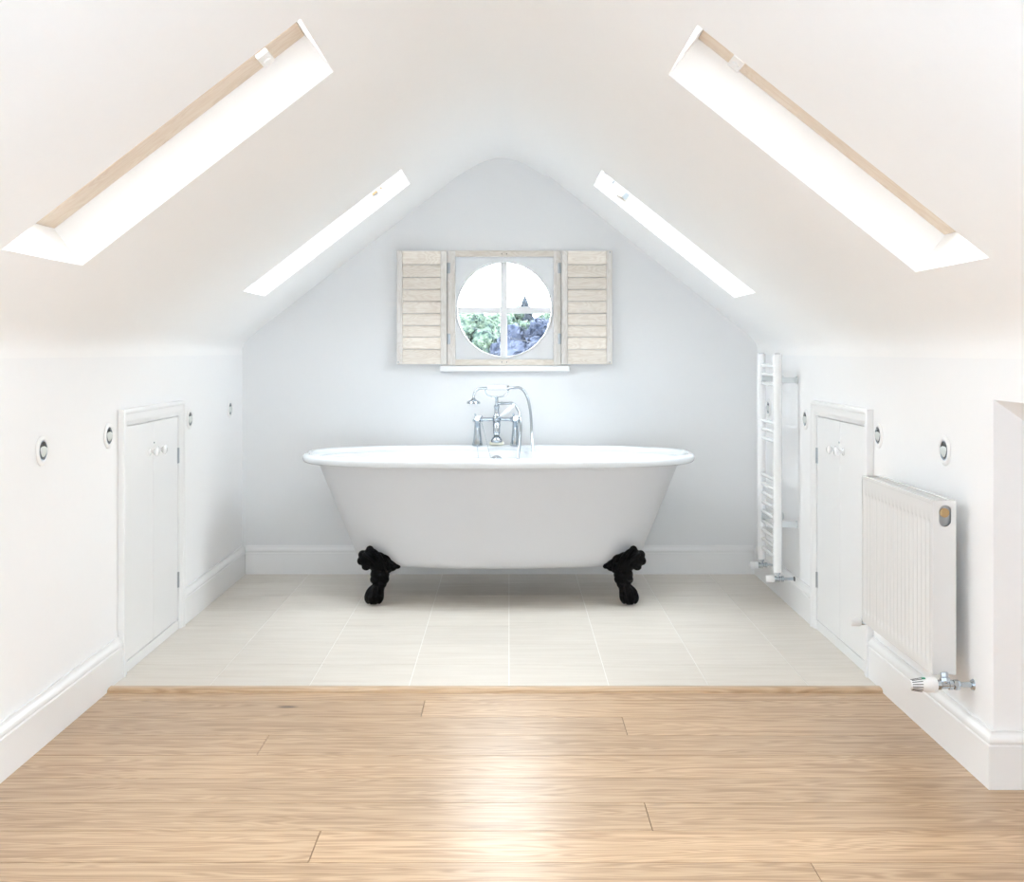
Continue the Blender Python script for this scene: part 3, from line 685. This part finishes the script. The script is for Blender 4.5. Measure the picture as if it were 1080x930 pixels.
# ------------------------------------------------------------------ towel rail
YR1, YR0, XT = 5.275, 4.958, 1.150
tr = empty('towel_rail', (XT, (YR0 + YR1) / 2, .17)); tag(tr, 'tall white ladder towel rail on the right wall near the back corner', 'towel rail')
for yy in (YR0, YR1):
    m = MB(); m.tube([(XT, yy, .173), (XT, yy, 1.106)], .019, 20); u_ = m.build('upright', M_rail, tr)
    m = MB(); m.lathe([(.0135, 0), (.0135, .003), (.006, .0045), (0, .0045)], (XT, yy, 1.106), n=16); m.build('end_plug', M_steel, u_)
for zz in [1.055, 1.015, .973, .806, .766, .726, .560, .519, .477, .435, .393, .350, .310, .268, .227]:
    m = MB(); m.tube([(XT + .004, YR0 + .005, zz), (XT + .004, YR1 - .005, zz)], .0085, 12, cap=False); m.build('rung', M_rail, tr)
for yy in (YR0 + .03, YR1 - .03):
    for zz in (.994, .372):
        m = MB(); m.box(XT + .006, XR - .0005, yy - .007, yy + .007, zz - .0125, zz + .0125); m.lathe([(.016, 0), (.016, .005)], (XR - .001, yy, zz), (-1, 0, 0), 20); m.lathe([(0, .0), (.014, 0), (.014, .014), (0, .014)], (XT + .008, yy, zz), (-1, 0, 0), 16)
        m.build('wall_bracket', M_satin, tr)
for yy in (YR0, YR1):
    m = MB(); m.lathe([(.010, 0), (.0135, 0), (.0135, -.010), (.009, -.012), (.009, -.024)], (XT, yy, .173), n=6)
    m.lathe([(0, 0), (.0125, 0), (.0125, .022), (.010, .024), (.010, .030), (.0125, .031), (.0125, .040), (.006, .042)], (XT - .014, yy, .143), (1, 0, 0), 14)
    m.tube([(XT + .02, yy, .143), (XR - .0185, yy, .143)], .0062, 12); v_ = m.build('valve', M_chrome, tr)
    m = MB(); m.lathe([(0, 0), (.0135, 0), (.0145, .004), (.0145, .034), (.012, .037)], (XT - .051, yy, .143), (1, 0, 0), 20); c_ = m.build('valve_cap', M_cap, v_); c_['label'] = 'white plastic valve cap'
    m = MB(); m.lathe([(.011, 0), (.008, .004)], (XR - .0195, yy, .143), (-1, 0, 0), 14); m.build('pipe_collar', M_dark if yy == YR0 else M_chrome, v_)

# ------------------------------------------------------------------ radiator
RX0, RX1, RY0, RY1, RZ0, RZ1 = 1.142, 1.204, 3.118, 3.742, .246, .717
ra = empty('radiator', (RX0, (RY0 + RY1) / 2, RZ0)); tag(ra, 'white panel radiator with vertical flutes on the right wall', 'radiator')
# fluted front panel: built as a height field over (y, z)
nf = 18; pitch = (RY1 - RY0 - .036) / nf; ya = RY0 + .018
ysamp = [RY0 + .004, RY0 + .010]; 
for i in range(nf):
    for t in (0, .12, .3, .42, .58, .7, .88): ysamp.append(ya + (i + t) * pitch)
ysamp += [ya + nf * pitch, RY1 - .010, RY1 - .004]
def flute(y, z):
    t = ((y - ya) / pitch) % 1.0
    if not (ya < y < ya + nf * pitch): return 0
    a = max(0, min(1, (.36 - abs(t - .5)) / .16)); a = a * a * (3 - 2 * a)
    b = max(0, min(1, (z - (RZ0 + .030)) / .010)) * max(0, min(1, ((RZ1 - .052) - z) / .012)); return .0042 * a * b
zsamp = [RZ0, RZ0 + .004, RZ0 + .012, RZ0 + .030, RZ0 + .035, RZ0 + .040, RZ0 + .05] + [RZ0 + .05 + (RZ1 - .07 - RZ0 - .05) * k / 6 for k in range(1, 7)] + [RZ1 - .064, RZ1 - .058, RZ1 - .052, RZ1 - .03, RZ1 - .010]
vs = []; fs = []
for z in zsamp:
    for y in ysamp: vs.append((RX0 + flute(y, z), y, z))
nY = len(ysamp)
for j in range(len(zsamp) - 1):
    for i in range(nY - 1): fs.append((j * nY + i, j * nY + i + 1, (j + 1) * nY + i + 1, (j + 1) * nY + i))
m = MB(); m.add(vs, fs, True); fp = m.build('front_panel', M_rad, ra, angle=50)
m = MB(); m.box(RX1 - .008, RX1, RY0 + .003, RY1 - .003, RZ0, RZ1 - .006); m.box(RX0 + .0005, RX0 + .0095 + .003, RY0 + .004, RY1 - .004, RZ0 - .001, RZ0 + .0005)
m.build('rear_panel', M_rad, ra)
m = MB()   # convector fins seen through the grille
for k in range(40):
    y = RY0 + .03 + k * (RY1 - RY0 - .06) / 39; m.box(RX0 + .012, RX1 - .010, y, y + .001, RZ0 + .03, RZ1 - .03)
m.build('convector_fins', M_rad, ra)
m = MB()   # top grille: two long rails and cross bars
m.box(RX0 - .0008, RX0 + .010, RY0 + .002, RY1 - .002, RZ1 - .010, RZ1); m.box(RX1 - .012, RX1 + .0005, RY0 + .002, RY1 - .002, RZ1 - .008, RZ1)
for k in range(38):
    y = RY0 + .01 + k * (RY1 - RY0 - .03) / 37; m.box(RX0 + .010, RX1 - .012, y, y + .007, RZ1 - .006, RZ1 - .0035)
m.build('top_grille', M_rad, ra, bevel=.001, weld=False)
# end caps with an oval cut-out
for (yy, sg) in ((RY0, 1), (RY1, -1)):
    N_ = 64; oy_, oz_ = (RX0 + RX1) / 2 + .002, RZ1 - .042; x0, x1, zb_, z1 = RX0 - .0008, RX1 + .0008, RZ1 - .085, RZ1 - .0005; z0 = RZ0 + .002
    inn = []; out = []
    for k in range(N_):
        a = 2 * PI * k / N_; c_, s_ = math.cos(a), math.sin(a); inn.append((oy_ + .0165 * c_, oz_ + .0125 * (1 if s_ > 0 else -1) + .0165 * s_))
        tx = ((x1 - oy_) if c_ > 0 else (oy_ - x0)) / max(abs(c_), 1e-9); tz = ((z1 - oz_) if s_ > 0 else (oz_ - zb_)) / max(abs(s_), 1e-9); t_ = min(tx, tz); out.append([oy_ + c_ * t_, oz_ + s_ * t_])
    for (qx, qz) in ((x0, zb_), (x1, zb_), (x1, z1), (x0, z1)):
        k = min(range(N_), key=lambda i: (out[i][0] - qx) ** 2 + (out[i][1] - qz) ** 2); out[k] = [qx, qz]
    m = MB(); m.rings([[(a, yy + sg * .003, b) for a, b in inn], [(a, yy, b) for a, b in inn], [(a, yy, b) for a, b in out], [(a, yy + sg * .003, b) for a, b in out]], smooth=False)
    m.box(x0, x1, yy, yy + sg * .003, z0, zb_)
    ec = m.build('end_panel', M_rad, ra, angle=30)
    m = MB(); m.box(RX0 + .006, RX1 - .009, yy + sg * .008, yy + sg * .012, RZ1 - .085, RZ1 - .012); m.build('inner_end', M_steel, ec)
    m = MB(); m.lathe([(0, .0), (.0125, 0), (.0125, .006), (.006, .0075), (0, .0075)], (oy_, yy + sg * .008, oz_ + .008), (0, -sg, 0), 20); m.build('vent_plug', M_brass, ec)
# thermostatic valve at the near end
YV = 3.098; zv = .226
m = MB(); m.lathe([(0, 0), (.0125, 0), (.0135, .004), (.0135, .010), (.011, .012), (.011, .03), (.0135, .031), (.0135, .040), (.008, .043)], (1.146, YV, zv), (1, 0, 0), 18)
m.lathe([(.011, 0), (.0135, .004), (.0135, .014), (.010, .016), (.010, .028)], (1.168, YV, zv + .004), (0, .35, 1), 6)
m.tube([(1.16, YV, zv), (1.196, YV, zv)], .010, 16); m.lathe([(.013, 0), (.014, .003), (.014, .014), (.011, .017)], (1.190, YV, zv), (1, 0, 0), 6)
m.tube([(1.2, YV, zv), (XR - .0005, YV, zv)], .0075, 14); m.lathe([(.016, 0), (.013, .005), (.0075, .006)], (XR - .0003, YV, zv), (-1, 0, 0), 20)
vb = m.build('valve_body', M_chrome, ra)
m = MB()
m.lathe([(0, 0), (.0115, 0), (.0125, .002), (.0185, .036), (.0205, .046), (.0205, .064), (.0185, .070), (.0150, .072), (0, .072)], (1.073, YV, zv), (1, 0, 0), 32)
th = m.build('thermostat_head', M_cap, vb); th['label'] = 'white thermostatic valve head'
m = MB()
for k in range(14):
    a = 2 * PI * (k + .25) / 14; d = Vector((0, math.cos(a), math.sin(a)))
    m.tube([Vector((1.077, YV, zv)) + d * .0134, Vector((1.104, YV, zv)) + d * .0178], .0012, 6)
m.build('grip_slots', M_dark, th)
m = MB(); m.box(1.103, 1.112, YV - .0085, YV - .0015, zv + .0175, zv + .0205); m.build('setting_mark', M_green, th)
# lockshield cap at the far end
m = MB(); YV2 = 3.765
m.lathe([(0, 0), (.0125, 0), (.0135, .003), (.0135, .030), (.011, .033), (0, .033)], (1.112, YV2, zv + .012), (1, 0, 0), 20); lc = m.build('lockshield_cap', M_cap, ra); lc['label'] = 'white lockshield cap'
m = MB(); m.tube([(1.145, YV2, zv + .012), (1.18, YV2, zv + .012)], .010, 14); m.tube([(1.18, YV2, zv + .012), (XR - .0005, YV2, zv + .012)], .0075, 12); m.tube([(1.17, YV2, zv + .012), (1.17, RY1 - .004, zv + .03)], .009, 12); m.build('lockshield_body', M_chrome, lc)

# ------------------------------------------------------------------ outside: garden seen through the round window
def leafm(name, c0, c1):
    m = bpy.data.materials.new(name); m.use_nodes = True; n = m.node_tree.nodes; l = m.node_tree.links; b = n['Principled BSDF']
    t = n.new('ShaderNodeTexCoord'); nz = n.new('ShaderNodeTexNoise'); nz.inputs['Scale'].default_value = 5.5; nz.inputs['Detail'].default_value = 8; nz.inputs['Roughness'].default_value = .75; l.new(t.outputs['Object'], nz.inputs['Vector'])
    r = n.new('ShaderNodeValToRGB'); r.color_ramp.elements[0].position = .42; r.color_ramp.elements[0].color = (*c0, 1); r.color_ramp.elements[1].position = .58; r.color_ramp.elements[1].color = (*c1, 1)
    l.new(nz.outputs['Fac'], r.inputs[0]); l.new(r.outputs[0], b.inputs['Base Color']); b.inputs['Roughness'].default_value = .8; b.inputs['Specular IOR Level'].default_value = .1; return m
M_leaf = leafm('green_leaves', (.006, .016, .018), (.075, .105, .075)); M_purple = leafm('purple_leaves', (.010, .015, .030), (.040, .048, .074)); M_con = leafm('conifer_needles', (.015, .02, .028), (.03, .036, .045))
M_bark = mat('bark', (.06, .05, .045), .9, bump=.5, bscale=12); M_grass = mat('grass', (.010, .018, .010), .95, var=.5, bscale=2, spec=.05)
GZ = -4.5
m = MB(); m.add([(-90, 7, GZ), (90, 7, GZ), (90, 140, GZ), (-90, 140, GZ)], [(0, 1, 2, 3)]); structure(m.build('ground', M_grass), 'green lawn far below the round window', 'ground')
m = MB(); m.box(-6, 6, -9, YN - .2, -.12, -.04); structure(m.build('reflector', mat('pale_reflector', (.72, .74, .76), .8, var=.05, bscale=3)), 'pale terrace outside the near gable window', 'reflector')  # unseen pale slab, added to bounce daylight up to the ceiling
def tree(name, x, y, top, r, mat_, label, seed, group):
    random.seed(seed); root = empty(name, (x, y, GZ)); tag(root, label, 'tree', group)
    m = MB(); m.tube([(x, y, GZ), (x + .1, y, GZ + (top - GZ) * .4), (x, y, top - r * .8)], [.28, .2, .08], 12); m.build('trunk', M_bark, root)
    m = MB(); rz = 2.0; cc = Vector((x, y, top - rz)); blobs = [(cc, r * .8)]
    for k in range(80):
        d = Vector((random.gauss(0, 1), random.gauss(0, 1), random.gauss(0, 1) + .25)).normalized(); rr_ = random.uniform(.13, .27) * r
        blobs.append((cc + Vector((d.x * (r - rr_ * .6), d.y * (r - rr_ * .6), d.z * (rz - rr_))), rr_))
    for c, rr_ in blobs: m.sphere(c, rr_ * .93, 28, 18)
    for i in range(len(m.v)):
        p = m.v[i]; m.v[i] = p + Vector(noise.noise_vector(p * 2.2)) * .16 + Vector(noise.noise_vector(p * 7)) * .10
    for c, rr_ in blobs:                                     # leaf clusters
        for k in range(340):
            d = Vector((random.gauss(0, 1), random.gauss(0, 1), random.gauss(0, 1))).normalized(); p = c + d * rr_ * random.uniform(.9, 1.12); s_ = random.uniform(.03, .06)
            u = d.orthogonal().normalized() * s_; v = d.cross(u).normalized() * s_; tl = d * random.uniform(-.9, .9) * s_
            m.add([p - u, p + v + tl, p + u], [(0, 1, 2)])
    m.build('crown', mat_, root, weld=False)
def PX(px, Y): return (px - VX) * Y / F
def PZ(py, Y): return H - (py - VY) * Y / F
tree('leafy_tree', PX(492, 30), 30, PZ(326, 30), 1.25, M_leaf, 'green leafy tree seen through the lower left pane', 3, 'trees outside the round window')
tree('leafy_tree', PX(522, 36), 36, PZ(331.5, 36), 1.1, M_leaf, 'smaller green tree beside the glazing bar, lower left pane', 5, 'trees outside the round window')
tree('purple_leaved_tree', PX(568, 26), 26, PZ(334, 26), 1.25, M_purple, 'bluish purple leafy tree seen through the lower right pane', 8, 'trees outside the round window')
tree('leafy_tree', PX(546, 44), 44, PZ(325, 44), 1.5, M_leaf, 'green treetop peeping over the purple tree, lower right pane', 9, 'trees outside the round window')
tree('leafy_tree', PX(578, 50), 50, PZ(327, 50), 1.2, M_leaf, 'green tree behind the purple one at the right edge of the round window', 11, 'trees outside the round window')
# small conifer top standing against the sky
xc_, yc_ = PX(553.5, 60), 60; top = PZ(312, 60)
root = empty('conifer_tree', (xc_, yc_, GZ)); tag(root, 'small pointed conifer against the sky in the upper right pane', 'tree', 'trees outside the round window')
m = MB(); m.tube([(xc_, yc_, GZ), (xc_, yc_, top)], [.22, .02], 8); m.build('trunk', M_bark, root)
m = MB(); random.seed(4)
for k in range(28):
    z = top - .01 - k * .045; rr_ = .05 + .024 * k
    for j in range(34):
        a = random.uniform(0, 2 * PI); d = Vector((math.cos(a), math.sin(a), -.45)); L_ = rr_ * random.uniform(.7, 1.15)
        m.tube([Vector((xc_, yc_, z)), Vector((xc_, yc_, z)) + d * L_ * .6, Vector((xc_, yc_, z - .02)) + d * L_], [.035, .035, .008], 5)
m.build('crown', M_con, root, weld=False)
ln = empty('overhead_line', (PX(440, 22), 22, GZ)); tag(ln, 'thin pale overhead cable crossing the lower right pane of the round window', 'cable')
m = MB(); m.tube(smooth_path([P(440, 330, 22), P(490, 343.5, 22), P(536, 355.3, 22), P(566.6, 362.4, 22), P(610, 371, 22), P(650, 377, 22)], 6), .0045, 6); m.build('cable', mat('pale_cable', (.035, .037, .045), .5), ln)
for (a, b) in ((440, 330), (650, 377)):
    q_ = P(a, b, 22); m = MB(); m.tube([(q_.x, 22, GZ), (q_.x, 22, q_.z + .15)], [.11, .08], 12); m.box(q_.x - .3, q_.x + .3, 21.95, 22.05, q_.z + .01, q_.z + .08); m.build('pole', M_bark, ln)
